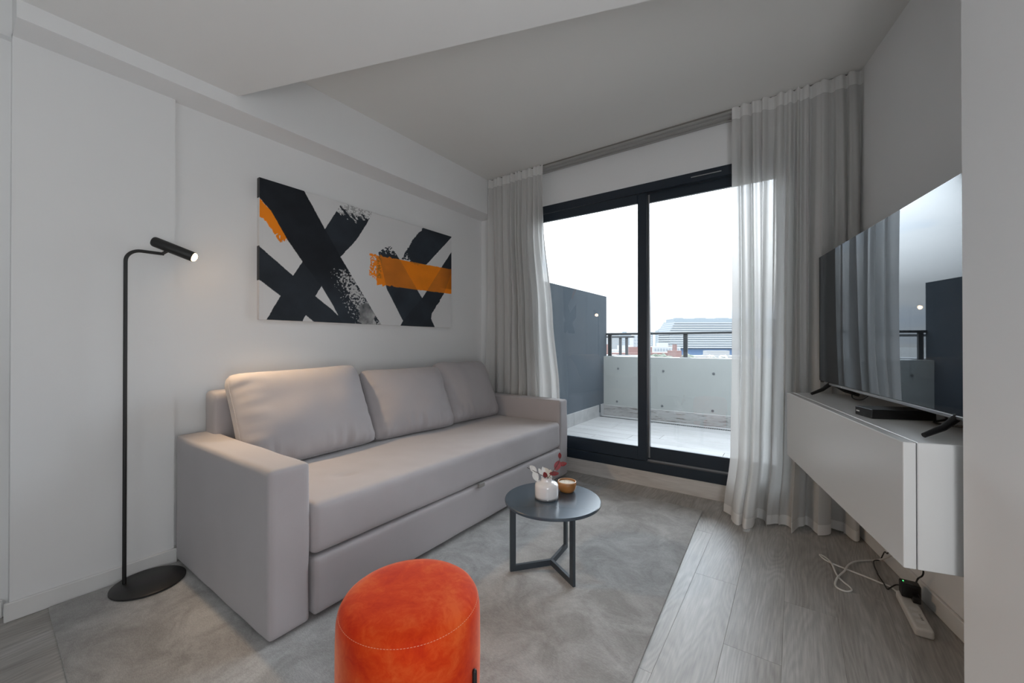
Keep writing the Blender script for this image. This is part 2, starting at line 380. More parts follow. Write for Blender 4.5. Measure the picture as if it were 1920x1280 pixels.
# window wall with the opening of the sliding door
OX0, OX1, OZ0, OZ1 = -2.03, 0.02, 0.12, 2.375
b = MB(); b.box((XL - 0.15, YW, 0), (OX0, 3.34, 2.86)); b.box((OX1, YW, 0), (0.9, 3.34, 2.86)); b.box((OX0, YW, OZ1), (OX1, 3.34, 2.86))
struct(b.make('wall_window', M['wall']))
struct(MB().box((XL, YW, 0), (OX1 + 0.3, 3.34, OZ0)).make('trim_1', M['base']))
D.objects['trim_1'].data.materials[0] = plankmat('pale_threshold_board', (0.50, 0.47, 0.44), (0.56, 0.53, 0.50), (0.62, 0.60, 0.57), along='X', grain=0.5)
# right wall and the jutting wall nearer the camera
b = MB(); b.prism([RW(0.20, 0), RW(0.20, -0.14), RW(-3.9, -0.14), RW(-3.9, 0)], 0, 2.86)
struct(b.make('wall_right', M['wall']))
b = MB(); b.prism([RW(-1.405, 0.293), RW(-1.405, -0.10), RW(-5.2, -0.10), RW(-5.2, 0.293)], 0, 2.86)
struct(b.make('wall_right_near', M['wall']))
struct(MB().box((-3.0, -2.62, 0), (2.2, -2.5, 2.86)).make('wall_back', M['wall']))
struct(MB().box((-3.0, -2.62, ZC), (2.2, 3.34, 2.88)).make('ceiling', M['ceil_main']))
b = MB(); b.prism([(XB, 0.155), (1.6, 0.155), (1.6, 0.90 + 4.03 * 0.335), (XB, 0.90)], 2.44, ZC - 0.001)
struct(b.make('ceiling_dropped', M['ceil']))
# baseboards
b = MB(); b.box((XP, 0.14, 0), (XP + 0.014, 0.69, 0.075), 0.003, 1); b.box((XL, 0.68, 0), (XL + 0.014, 3.17, 0.075), 0.003, 1)
b.box((XL - 0.03, -2.5, 0), (XL - 0.016, 0.14, 0.075), 0.003, 1)
struct(b.make('baseboard_left', M['base']))
rb = empty('baseboard_right', (W0.x, W0.y, 0), RA); struct(rb)
MB().box((-0.014, -1.40, 0), (0, 0.13, 0.075), 0.003, 1).make('strip', M['base'], rb)

# ---------------------------------------------------------------- sliding door
door = struct(empty('door_1', ((OX0 + OX1) / 2, YW, OZ0)))
ox, oz = (OX0 + OX1) / 2, OZ0
def dm(): return MB()
def P3(x, y, z): return (x - ox, y - YW, z - oz)
def dbox(b, x0, x1, y0, y1, z0, z1, bev=0.003): b.box(P3(x0, y0, z0), P3(x1, y1, z1), bev, 1)
b = MB(); dbox(b, OX0, OX1, 3.165, 3.29, 2.305, OZ1); dbox(b, OX0, OX1, 3.165, 3.29, OZ0, 0.195)
dbox(b, OX0, OX0 + 0.05, 3.166, 3.29, 0.195, 2.305); dbox(b, OX1 - 0.05, OX1, 3.166, 3.29, 0.195, 2.305)
b.make('frame', M['frame'], door)
b = MB(); dbox(b, OX0 + 0.05, OX1 - 0.05, 3.197, 3.203, 0.195, 0.207, 0); dbox(b, OX0 + 0.05, OX1 - 0.05, 3.236, 3.242, 0.195, 0.207, 0)
b.make('track', M['alu'], door)
def sash(x0, x1, y, zt, lw, rw):
    s = empty('sash', P3(x0, y, 0.2)); s.parent = door
    W, H = x1 - x0, zt - 0.2; b = MB(); t = 0.015
    b.box((0, -t, 0), (lw, t, H), 0.003, 1); b.box((W - rw, -t, 0), (W, t, H), 0.003, 1)
    b.box((lw, -t, 0), (W - rw, t, 0.105), 0.003, 1); b.box((lw, -t, H - 0.072), (W - rw, t, H), 0.003, 1)
    b.make('sash_frame', M['frame'], s)
    MB().box((lw - 0.005, -0.003, 0.1), (W - rw + 0.005, 0.003, H - 0.067)).make('pane', M['glass'], s)
    return s
s1 = sash(OX0 + 0.05, -0.945, 3.183, 2.302, 0.07, 0.072)
s2 = sash(-1.02, OX1 - 0.05, 3.222, 2.302, 0.085, 0.07)
MB().box((0.077, -0.024, 0.02), (0.089, -0.016, 2.09)).make('brush_strip', M['alu'], s2)
b = MB(); dbox(b, -0.62, -0.42, 3.159, 3.166, 2.335, 2.341, 0); b.make('vent_slot', M['alu'], door)

# curtain track on the ceiling
tr = tag(empty('curtain_track', (-1.1, 3.115, ZC)), 'grooved white curtain track running along the ceiling above the sliding door', 'curtain track')
for k in range(4):
    MB().box((-1.42, -0.062 + k * 0.030, -0.030 if k % 2 else -0.024), (1.40, -0.038 + k * 0.030, 0), 0.002, 1).make('rail', M['track_grey'], tr)
MB().box((-1.42, -0.063, -0.012), (1.40, 0.055, -0.0005)).make('rail_backing', M['joint'], tr)

# ---------------------------------------------------------------- curtains
def curtain(name, label, xl, xr, yf, amp, seed, ztop, zbot, nu, nv, freq, side, tape_h=0.075):
    """xl, xr, yf, amp are functions of t (0 top .. 1 hem)"""
    root = tag(empty(name, (xl(1), yf(1), 0)), label, 'curtain'); ox, oy = xl(1), yf(1)
    rnd = random.Random(seed); ph = [rnd.uniform(0, 6.28) for _ in range(8)]
    def wave(s, t):
        w = s + 0.030 * math.sin(7 * s + ph[0] + 1.5 * t) + 0.022 * math.sin(17 * s + ph[1] - 1.2 * t)
        a = math.sin(2 * PI * freq * w + ph[2])
        b_ = math.sin(2 * PI * freq * 0.53 * w + ph[3] + 1.1 * t)
        c = math.sin(2 * PI * freq * 1.9 * w + ph[4])
        m = 0.5 + 0.5 * nz3(s * 5 + seed, t * 1.1, 0.3)
        k = max(0.0, 1 - t * 1.4)
        v = a * (0.75 + 0.5 * m) * (1 - 0.45 * t) + b_ * (0.35 + 0.75 * t) + c * (0.22 + 0.15 * k)
        return math.copysign(abs(v) ** 0.8, v)
    def f(s, t):
        z = ztop + (zbot - ztop) * t
        x = xl(t) + (xr(t) - xl(t)) * s + 0.010 * (0.4 + t) * math.cos(2 * PI * freq * s * 1.02 + ph[5])
        gather = 0.8 if z > ztop - tape_h else min(1.0, 0.8 + (ztop - tape_h - z) * 1.6)
        y = yf(t) + amp(t) * gather * wave(s, t) + side(s, t)
        z2 = z
        if t > 0.985: z2 = z + 0.008 * (0.5 + 0.5 * math.sin(s * 31 + ph[6]))
        return (x - ox, y - oy, z2)
    nt_ = 3
    b = MB(); t0 = tape_h / (ztop - zbot)
    b.grid(lambda s, t: f(s, t0 + (1 - t0) * t), nu, nv).make('cloth', M['sheer'], root, True, 180)
    b = MB()
    b.grid(lambda s, t: (lambda p: (p[0], p[1] - 0.0, p[2] + 0.006 * (abs(math.sin(s * PI * freq * 1.5)) if t < 0.01 else 0)))(f(s, t0 * t)), nu, 4)
    b.make('heading_tape', M['tape'], root, True, 180)
    b = MB()
    b.grid(lambda s, t: (lambda p: (p[0], p[1] - 0.0015, p[2]))(f(s, 1 - 0.022 * (1 - t))), nu, 2)
    b.make('hem', M['tape'], root, True, 180)
    return root
def lerp(a, b, t): return a + (b - a) * t
def interp(tab):
    def f(t):
        for (t0, v0), (t1, v1) in zip(tab, tab[1:]):
            if t <= t1: 
                k = (t - t0) / (t1 - t0); k = k * k * (3 - 2 * k); return v0 + (v1 - v0) * k
        return tab[-1][1]
    return f
curtain('curtain', 'sheer white curtain hanging behind the far arm of the sofa', interp([(0, -2.42), (1, -2.52)]),
        interp([(0, -1.80), (0.2, -1.80), (0.5, -1.745), (0.75, -1.69), (1, -1.66)]), interp([(0, 3.030), (0.6, 3.095), (1, 3.105)]), interp([(0, 0.016), (0.3, 0.028), (1, 0.034)]), 3, ZC - 0.012, 0.012, 420, 70, 11, lambda s, t: 0.0)
def flare(s, t):
    k = max(0.0, (t - 0.55) / 0.45); k = k * k
    return -0.24 * k * math.exp(-((s - 0.16) / 0.10) ** 2) - 0.12 * k * math.exp(-((s - 0.45) / 0.16) ** 2) - 0.03 * k * math.exp(-((s - 0.75) / 0.12) ** 2) - 0.03 * k
curtain('curtain', 'sheer white curtain behind the television, pooling on the floor planks', interp([(0, -0.335), (0.6, -0.335), (0.85, -0.34), (1, -0.375)]),
        interp([(0, 0.325), (1, 0.30)]), interp([(0, 3.030), (0.6, 3.065), (1, 3.065)]), interp([(0, 0.016), (0.3, 0.032), (0.8, 0.045), (1, 0.050)]), 11, ZC - 0.012, 0.004, 460, 90, 10.5, flare)

# ---------------------------------------------------------------- rug
b = MB()
def rugf(u, v):
    x0, x1 = lerp(-2.570, -2.575, v), lerp(-0.395, -0.505, v); x = lerp(x0, x1, u)
    y = lerp(lerp(0.256, 0.19, u), lerp(3.00, 2.905, u), v)
    return x, y
nu, nv = 60, 70
top = {}
for i in range(nu + 1):
    for j in range(nv + 1):
        x, y = rugf(i / nu, j / nv); e = (i in (0, nu) or j in (0, nv))
        top[i, j] = b.b.verts.new((x, y, 0.008 if e else 0.012 + 0.0006 * nz3(x, y, 0, 9)))
for i in range(nu):
    for j in range(nv): b.b.faces.new((top[i, j], top[i + 1, j], top[i + 1, j + 1], top[i, j + 1]))
bd = [(i, 0) for i in range(nu)] + [(nu, j) for j in range(nv)] + [(i, nv) for i in range(nu, 0, -1)] + [(0, j) for j in range(nv, 0, -1)]
lowv = {}
for k in bd:
    c = top[k].co; lowv[k] = b.b.verts.new((c.x, c.y, 0.0003))
for a, c in zip(bd, bd[1:] + bd[:1]): b.b.faces.new((top[a], top[c], lowv[c], lowv[a]))
tag(b.make('rug', M['rug'], None, True, 60), 'large grey short-pile rug with brushed patches under the sofa and round table', 'rug')

# ---------------------------------------------------------------- sofa
sofa = tag(empty('sofa', (-2.08, 1.85, 0.012)), 'three-seat taupe fabric sofa bed with two boxy arms and a pull-out base', 'sofa')
so = Vector((-2.08, 1.85, 0.012))
def S(p): return tuple(Vector(p) - so)
XF = -1.567
def soft(k, s=3.0, seed=0):
    return lambda w, p: w + Vector((nz3(w.x + seed, w.y, w.z, s), nz3(w.y, w.z + seed, w.x, s), nz3(w.z, w.x, w.y + seed, s))) * k
for name, y0, y1 in (('arm', 0.682, 0.838), ('arm', 2.90, 3.035)):
    rbox(S((-2.575, y0, 0.022)), S((XF, y1, 0.650)), 0.017, (34, 14, 26), soft(0.004, 5)).make(name, M['sofa'], sofa, True, 180)
rbox(S((-2.575, 0.80, 0.10)), S((-2.435, 2.99, 0.868)), 0.028, (10, 40, 20), soft(0.004, 4)).make('backrest', M['sofa'], sofa, True, 180)
rbox(S((-2.50, 0.846, 0.036)), S((-1.556, 2.892, 0.262)), 0.016, (16, 44, 12), soft(0.003, 4)).make('base_drawer', M['sofa'], sofa, True, 180)
def seatd(w, p):
    # soft crown and a few dimples
    u = (w.x - S((-2.45, 0, 0))[0]) / 0.9; v = (w.y + 1.0) / 2.0
    top = max(0.0, (w.z - 0.33) / 0.13)
    d = 0.006 * nz3(w.x, w.y, w.z, 3.2) + 0.002 * nz3(w.x, w.y, w.z, 12)
    d += -0.014 * top * math.exp(-((w.x - (-1.80 + 2.08)) / 0.022) ** 2 - ((w.y - (1.14 - 1.85)) / 0.05) ** 2)
    return w + Vector((d, 0, d))
rbox(S((-2.44, 0.842, 0.270)), S((-1.560, 2.896, 0.478)), 0.032, (50, 110, 16), seatd).make('seat_mattress', M['sofa'], sofa, True, 180)
rbox(S((-1.56, 1.850, 0.250)), S((-1.545, 1.905, 0.276)), 0.004, (6, 8, 6)).make('pull_tab', mat('grey_webbing', (0.25, 0.24, 0.23), 0.7), sofa, True, 180)
for xx in (-2.5, -1.66):
    for yy in (0.76, 2.97):
        MB().box(S((xx - 0.03, yy - 0.03, 0.012)), S((xx + 0.03, yy + 0.03, 0.03)), 0.003, 1).make('foot', M['plastic_b'], sofa)
# back cushions: boxed pillows leaning on the backrest
def cushion(label, y0, y1, h, tilt, seed, yaw=0.0, xb=-2.20, t=0.105, roll=0.0, topy=0.0):
    W = (y1 - y0) / 2; H = h / 2; cy = (y0 + y1) / 2
    s = MB()
    nu, nv = 64, 48; side = {}
    for sgn in (1, -1):
        for i in range(nu + 1):
            for j in range(nv + 1):
                u = -math.cos(PI * i / nu); v = -math.cos(PI * j / nv)
                u = math.copysign(abs(u) ** 0.9, u); v = math.copysign(abs(v) ** 0.9, v)
                edge = (i in (0, nu) or j in (0, nv))
                
                th = (max(0, 1 - abs(u) ** 6.0) ** 0.5) * (max(0, 1 - abs(v) ** 5.0) ** 0.5)
                body = t * (0.16 + 0.84 * th * (0.74 + 0.26 * (1 - u * u) * (1 - v * v)))
                # edges pull in between the corners
                yy = u * W * (1 - 0.020 * (1 - abs(v) ** 2)) * (1 - 0.045 * abs(v) ** 12); zz = v * H * (1 - 0.02 * (1 - abs(u) ** 2)) * (1 - 0.050 * abs(u) ** 12)
                zz += topy * u * max(0, v) * H
                wr = 0.0
                if sgn == 1:
                    near_b = max(0.0, (-v - 0.45) / 0.55); near_l = max(0.0, (abs(u) - 0.6) / 0.4); nt_ = max(0.0, (v - 0.65) / 0.35)
                    wr = (0.022 * near_b * nz3(u * 10 + seed, v * 1.6, 1.0) + 0.013 * near_l * nz3(u * 1.5, v * 6 + seed, 2.0) + 0.013 * nt_ * nz3(u * 8 + seed, v * 2, 3.0)) * (0.3 + 0.7 * th) + 0.012 * nz3(u * 1.8, v * 1.8, seed) * th
                side[sgn, i, j] = s.b.verts.new((sgn * body + wr, yy, zz))
    for sgn in (1, -1):
        for i in range(nu):
            for j in range(nv):
                f = [side[sgn, i, j], side[sgn, i + 1, j], side[sgn, i + 1, j + 1], side[sgn, i, j + 1]]
                if len(set(f)) == 4:
                    try: s.b.faces.new(f)
                    except ValueError: pass
    ring = [(i, 0) for i in range(nu)] + [(nu, j) for j in range(nv)] + [(i, nv) for i in range(nu, 0, -1)] + [(0, j) for j in range(nv, 0, -1)]
    for k, k2 in zip(ring, ring[1:] + ring[:1]): s.b.faces.new((side[1, k[0], k[1]], side[1, k2[0], k2[1]], side[-1, k2[0], k2[1]], side[-1, k[0], k[1]]))
    # seam cord around the cushion
    cord = MB(); pts = []
    ring = [(i, 0) for i in range(nu)] + [(nu, j) for j in range(nv)] + [(i, nv) for i in range(nu, 0, -1)] + [(0, j) for j in range(nv, 0, -1)]
    for k in ring[::2] + [ring[0]]: pts.append(Vector(side[1, k[0], k[1]].co))
    cord.tube(pts, 0.0028, 6, False)
    e = tag(empty('cushion', (0, 0, 0)), label, 'cushion', 'back cushions of the taupe sofa')
    e.rotation_euler = (math.radians(roll), math.radians(-tilt), math.radians(yaw))
    # rest the bottom edge on the seat
    cz = 0.486 + H * math.cos(math.radians(tilt)) * 0.98; cx = xb - H * math.sin(math.radians(tilt))
    e.location = (cx, cy, cz)
    a = s.make('cover', M['sofa'], e, True, 180); c2 = cord.make('piping', M['sofa'], e, True, 180)
    return e
cushion('plump taupe cushion leaning on the sofa back nearest the floor lamp', 0.835, 1.600, 0.525, 24, 1.3, 2, -2.205, 0.115, 0.5, 0.02)
cushion('middle taupe cushion on the sofa, under the right end of the painting', 1.615, 2.300, 0.490, 25, 5.1, -5, -2.20, 0.105, 0)
cushion('taupe cushion on the sofa beside the white curtain', 2.290, 2.895, 0.515, 24, 9.7, 0, -2.20, 0.105, -1.0)

# ---------------------------------------------------------------- painting (flat brushwork on a stretched canvas)
PX, PY0, PY1, PZ0, PZ1 = -2.592, 1.075, 2.700, 1.262, 2.105
def inside(U, V, poly):
    r = np.zeros(U.shape, bool); n = len(poly)
    for i in range(n):
        (x1, y1), (x2, y2) = poly[i], poly[(i + 1) % n]
        if y1 == y2: continue
        c = ((y1 > V) != (y2 > V)) & (U < (x2 - x1) * (V - y1) / (y2 - y1) + x1); r ^= c
    return r
def smooth_noise(U, V, fu, fv, seed, octaves=4):
    rng = np.random.RandomState(seed); out = np.zeros(U.shape); amp = 1.0; tot = 0
    for o in range(octaves):
        gu, gv = int(fu * 2 ** o) + 2, int(fv * 2 ** o) + 2; G = rng.rand(gu + 1, gv + 1)
        a = np.clip(U, 0, 0.9999) * (gu - 1); c = np.clip(V, 0, 0.9999) * (gv - 1); i = a.astype(int); j = c.astype(int); fa = a - i; fc = c - j
        fa = fa * fa * (3 - 2 * fa); fc = fc * fc * (3 - 2 * fc)
        out += amp * (G[i, j] * (1 - fa) * (1 - fc) + G[i + 1, j] * fa * (1 - fc) + G[i, j + 1] * (1 - fa) * fc + G[i + 1, j + 1] * fa * fc); tot += amp; amp *= 0.55
    return out / tot
S1 = [(-0.004, 1.01), (0.16, 1.01), (0.249, 0.746), (0.318, 0.551), (0.531, -0.01), (0.33, -0.01), (0.284, 0.144), (0.236, 0.283), (0.156, 0.456), (0.097, 0.604), (0.039, 0.785), (-0.004, 0.86)]
S2 = [(0.317, 0.972), (0.348, 1.003), (0.42, 0.996), (0.483, 1.007), (0.448, 0.882), (0.395, 0.717), (0.319, 0.546), (0.208, 0.2), (0.155, -0.01), (0.022, -0.01), (0.074, 0.181), (0.118, 0.332), (0.249, 0.746)]
S3 = [(-0.008, 0.525), (0.12, 0.338), (0.211, 0.2), (0.284, 0.1), (0.321, 0.039), (0.333, -0.01), (0.209, -0.01), (0.165, 0.056), (0.074, 0.178), (0.002, 0.275), (-0.008, 0.277)]
S4 = [(0.79, 1.01), (1.01, 1.01), (0.812, 0.636), (0.725, 0.614), (0.652, 0.641), (0.689, 0.772), (0.737, 0.891)]
S5 = [(0.511, 0.652), (0.552, 0.717), (0.583, 0.742), (0.636, 0.626), (0.782, 0.286), (0.875, -0.01), (0.637, -0.01), (0.656, 0.047), (0.558, 0.335)]
S6 = [(1.01, 0.855), (1.01, 0.641), (0.943, 0.368), (0.854, 0.146), (0.84, 0.06), (0.875, -0.01), (0.64, -0.01), (0.656, 0.047), (0.782, 0.286), (0.92, 0.636)]
O1 = [(0.46, 0.636), (0.511, 0.624), (1.01, 0.641), (1.01, 0.372), (0.561, 0.361), (0.505, 0.357), (0.494, 0.41), (0.454, 0.435), (0.468, 0.511), (0.468, 0.582)]
O2 = [(-0.01, 0.85), (0.0, 0.85), (0.039, 0.785), (0.103, 0.607), (0.097, 0.589), (0.07, 0.566), (0.046, 0.645), (0.016, 0.716), (-0.01, 0.721)]
NU, NV = 620, 320
gu = np.linspace(0, 1, NU + 1); gv = np.linspace(0, 1, NV + 1); U, V = np.meshgrid(gu, gv, indexing='ij')
jr = lambda a, s: a * (smooth_noise(U, V, 60, 32, s) - 0.5)
Uj, Vj = U + jr(0.003, 1), V + jr(0.004, 2)
rough_u, rough_v = U + jr(0.030, 3), V + jr(0.045, 4)
colr = np.empty((NU + 1, NV + 1, 3)); colr[:] = (0.72, 0.72, 0.72)
tone = smooth_noise(U, V, 10, 6, 5)[..., None]
dark = np.array((0.013, 0.017, 0.023)) * (0.45 + 1.0 * tone); dark2 = np.array((0.020, 0.026, 0.034)) * (0.6 + 0.9 * tone)
drag1 = smooth_noise(U * 0.87 + V * 0.25, V * 0.9 - U * 0.2 + 0.2, 90, 60, 6, 3)
fine = smooth_noise(U, V, 170, 95, 7, 3)
def put(mask, c): colr[mask] = (c if c.ndim == 1 else c[mask])
black = inside(Uj, Vj, S2)
# the stroke's dry upper end
endf = np.clip((V - 0.80 - 0.10 * (smooth_noise(U, V, 26, 3, 8) - 0.5)) / 0.20, 0, 1)
sx = smooth_noise(U + 0.5 * V, 0 * V + 0.3, 60, 2, 9, 3)
keep = (drag1 * 0.5 + sx * 0.5) > endf * 0.72 + 0.08
put(black & (keep | (V < 0.8)), dark2)
g = black & ~keep & (V >= 0.8) & (fine > 0.53); colr[g] = colr[g] * 0.55
put(inside(Uj, Vj, S3), dark2)
s1 = inside(Uj, Vj, S1); put(s1, dark)
lowp = np.clip((0.42 - V) / 0.3, 0, 1)[..., None]; colr[s1] = (dark * (1 - lowp) + dark2 * 1.3 * lowp)[s1]
# dry brushed speckle low in the long stroke
cxl = 0.318 + (0.46 - V) * 0.33; wdt = 0.055 + 0.04 * (0.45 - V)
amt = np.exp(-((U - cxl - 0.01) / wdt) ** 2) * np.clip((0.47 - V) / 0.08, 0, 1)
sp = s1 & (fine * 0.65 + drag1 * 0.35 > 0.74 - 0.30 * amt) & (amt > 0.12)
colr[sp] = (0.52, 0.52, 0.52)
sm = inside(rough_u, rough_v, [(0.405, 0.144), (0.445, 0.20), (0.497, 0.084), (0.474, 0.0), (0.412, 0.01)]) & s1
mixk = np.clip(smooth_noise(U, V, 24, 12, 10) * 1.5 - 0.15, 0, 1)[..., None]
colr[sm] = (np.array((0.46, 0.46, 0.46)) * mixk + dark2 * (1 - mixk))[sm]
# white wedge with ragged right side stays bare; right-hand strokes
r4 = inside(np.where(U < 0.78, rough_u, Uj), np.where(U < 0.78, rough_v, Vj), S4); t4 = (drag1 * 0.5 + fine * 0.5 > np.clip((0.80 - V) / 0.2, 0, 1) * np.clip((0.80 - U) / 0.12, 0, 1) * 0.62)
put(r4 & t4, dark2 * 1.25)
s5 = inside(Uj, Vj, S5); t5 = (fine * 0.5 + drag1 * 0.5) > np.clip((V - 0.60) / 0.1, 0, 1) * 0.56
put(s5 & (t5 | (V < 0.6)), dark2 * 1.4)
put(inside(np.where(V < 0.3, rough_u * 0.5 + Uj * 0.5, Uj), Vj, S6), dark2 * 1.1)
og = np.array((0.98, 0.27, 0.008)) * (0.82 + 0.36 * tone)
under = (colr[..., 0] < 0.06)
o1 = inside(np.where(U < 0.6, rough_u, Uj), np.where(U < 0.6, rough_v, Vj), O1) & ~((U < 0.50) & (fine > 0.60))
oc = og.copy(); dim = smooth_noise(U, V, 3, 5, 12)[..., None]; oc[under] = (oc * (0.55 + 0.30 * dim) + np.array((0.0, 0.012, 0.012)))[under]
far = np.clip((U - 0.9) / 0.1, 0, 1)[..., None]; oc = oc * (1 - 0.45 * far * (V[..., None] > 0.42))
ol = (np.exp(-((U - 0.515) / 0.012) ** 2) * (fine > 0.45) * (V > 0.42))[..., None] * 0.7; oc = oc * (1 - ol) + np.array((0.16, 0.11, 0.02)) * ol
put(o1, oc)
o2 = inside(np.where(V < 0.75, rough_u * 0.7 + Uj * 0.3, Uj), Vj, O2) & ~(s1 & (U > 0.012)); put(o2 & ~((fine > 0.6) & (V < 0.63)), og)
cv = tag(empty('painting', (PX, (PY0 + PY1) / 2, (PZ0 + PZ1) / 2)), 'wide canvas painting of black diagonal strokes with two orange bars above the sofa', 'painting')
W2, H2 = (PY1 - PY0) / 2, (PZ1 - PZ0) / 2
pm, pnt, pb = newmat('brushwork_paint'); at = N(pnt, 'ShaderNodeVertexColor'); at.layer_name = 'paint'
pnt.links.new(at.outputs['Color'], pb.inputs['Base Color']); pb.inputs['Roughness'].default_value = 0.65; pb.inputs['Specular IOR Level'].default_value = 0.3
me = D.meshes.new('painted_canvas')
vco = np.zeros((NU + 1, NV + 1, 3)); vco[..., 1] = -W2 + U * 2 * W2; vco[..., 2] = -H2 + V * 2 * H2; vco[..., 0] = 0.0
vco[..., 0] += np.where(colr[..., 0] < 0.1, 0.0006, 0.0) + np.where((colr[..., 0] - colr[..., 2]) > 0.2, 0.0009, 0)
idx = np.arange((NU + 1) * (NV + 1)).reshape(NU + 1, NV + 1)
q = np.stack([idx[:-1, :-1], idx[1:, :-1], idx[1:, 1:], idx[:-1, 1:]], -1).reshape(-1, 4)
me.vertices.add(vco.size // 3); me.vertices.foreach_set('co', vco.reshape(-1)); me.loops.add(q.size); me.loops.foreach_set('vertex_index', q.reshape(-1))
me.polygons.add(len(q)); me.polygons.foreach_set('loop_start', np.arange(0, q.size, 4)); me.update(calc_edges=True)
ca = me.color_attributes.new('paint', 'FLOAT_COLOR', 'POINT'); c4 = np.ones(((NU + 1) * (NV + 1), 4)); c4[:, :3] = colr.reshape(-1, 3); ca.data.foreach_set('color', c4.reshape(-1))
me.materials.append(pm); o = D.objects.new('painted_canvas', me); C.objects.link(o); o.parent = cv
M['canvas'] = mat('primed_canvas', (0.72, 0.70, 0.69), 0.8)
b = MB(); b.box((-0.031, -W2, -H2), (-0.0005, W2, H2), 0.002, 1); b.make('canvas_edge', M['canvas'], cv)
for z0, z1 in ((0.86, 1.0), (0.277, 0.52)): MB().box((-0.030, -W2 - 0.0012, -H2 + z0 * 2 * H2), (0.0, -W2, -H2 + z1 * 2 * H2)).make('painted_edge', M['plastic_b'], cv)

# ---------------------------------------------------------------- floor lamp
lp = Vector((-2.44, 0.548, 0.0))
lamp = tag(empty('floor_lamp', lp), 'slim black floor lamp with a lit tubular spot head beside the sofa arm', 'lamp')
MB().lathe([(0, 0.0125), (0.130, 0.0125), (0.134, 0.015), (0.134, 0.021), (0.130, 0.024), (0, 0.024)], 64).make('base', M['black'], lamp, True)
pb0 = Vector((-2.503, 0.477, 0)) - lp
pts = [pb0 + Vector((0, 0, 0.02)), pb0 + Vector((0, 0, 0.7)), pb0 + Vector((0, 0, 1.46))]
for k in range(0, 10):
    a = k / 9 * PI / 2; pts.append(pb0 + Vector((0, 0.055 * (1 - math.cos(a)), 1.497 + 0.055 * math.sin(a))))
pts.append(pb0 + Vector((0, 0.136, 1.553)))
MB().tube(pts, 0.0075, 14).make('pole', M['black'], lamp, True)
tail = Vector((-2.525, 0.577, 1.612)) - lp; tip = Vector((-2.435, 0.712, 1.547)) - lp; dr = (tip - tail).normalized()
MB().tube([tail, tail + dr * 0.004, tail + dr * 0.01, tip - dr * 0.002, tip], 0.024, 32, True, [0.020, 0.0232, 0.0245, 0.0245, 0.0235]).make('head', M['black'], lamp, True)
MB().tube([tip, tip + dr * 0.004, tip + dr * 0.009, tip + dr * 0.012], 0.02, 24, True, [0.0200, 0.0195, 0.0150, 0.0070]).make('bulb', M['bulb'], lamp, True)
mid = tail * 0.62 + tip * 0.38
MB().tube([mid + Vector((0, 0, -0.015)), pb0 + Vector((0, 0.130, 1.553))], 0.007, 12).make('joint', M['black'], lamp, True)
ld = D.lights.new('lamp_spot', 'SPOT'); ld.energy = 16; ld.color = (1.0, 0.70, 0.42); ld.spot_size = math.radians(105); ld.spot_blend = 0.8; ld.shadow_soft_size = 0.02
lo = D.objects.new('lamp_spot', ld); C.objects.link(lo); lo.location = lp + tip + dr * 0.03
lo.rotation_euler = Vector((0.50, 0.42, -0.76)).to_track_quat('-Z', 'Y').to_euler()

# ---------------------------------------------------------------- round side table
TC = Vector((-1.012, 1.792, 0.012))
tb = tag(empty('side_table', TC), 'small round slate blue-grey side table on a three-legged bar frame', 'table')
R_, TH = 0.243, 0.330 - 0.012
MB().lathe([(0, TH - 0.015), (R_ - 0.003, TH - 0.015), (R_, TH - 0.012), (R_, TH - 0.003), (R_ - 0.003, TH), (0, TH)], 96).make('tabletop', M['slate'], tb, True)
hub = Vector((-0.998, 1.757, 0)) - Vector((TC.x, TC.y, 0))
feet = [(-1.134, 1.590), (-0.822, 1.655), (-1.016, 1.955)]
for fx, fy in feet:
    f = Vector((fx, fy, 0)) - Vector((TC.x, TC.y, 0)); d = (f - hub); Ld = d.length; d.normalize(); n = Vector((-d.y, d.x, 0)) * 0.007
    w = 0.028
    def pl(a, z): return hub + d * a + Vector((0, 0, z))
    prof = [(0, 0), (Ld, 0), (Ld, TH - 0.015), (Ld - w, TH - 0.015), (Ld - w, w), (0, w)]
    b = MB(); A = [b.b.verts.new(pl(a, z) + n) for a, z in prof]; B = [b.b.verts.new(pl(a, z) - n) for a, z in prof]
    b.b.faces.new(A); b.b.faces.new(B[::-1])
    for i in range(6): b.b.faces.new((A[i], A[(i + 1) % 6], B[(i + 1) % 6], B[i]))
    b.make('leg', M['slate_dark'], tb)

# vase with dried twigs
VC = Vector((-1.038, 1.778, 0.330))
vase = tag(empty('vase', VC), 'squat white glass bottle vase with short neck on the round table', 'vase')
MB().lathe([(0, 0.004), (0.053, 0.004), (0.0590, 0.010), (0.060, 0.022), (0.0600, 0.064), (0.057, 0.075), (0.046, 0.082), (0.032, 0.086), (0.0285, 0.090), (0.0265, 0.103), (0.028, 0.107), (0.0255, 0.107), (0.0235, 0.100), (0.0235, 0.088), (0.02, 0.05), (0, 0.045)], 64).make('body', M['ceramic'], vase, True, 60)
gm, gnt, gb = newmat('clear_glass_foot'); gb.inputs['Base Color'].default_value = (0.8, 0.82, 0.85, 1); gb.inputs['Transmission Weight'].default_value = 0.8; gb.inputs['Roughness'].default_value = 0.05
MB().lathe([(0, 0), (0.055, 0), (0.0600, 0.004), (0.0615, 0.010), (0.0600, 0.012), (0.054, 0.0035), (0, 0.0035)], 64).make('glass_foot', gm, vase, True, 60)
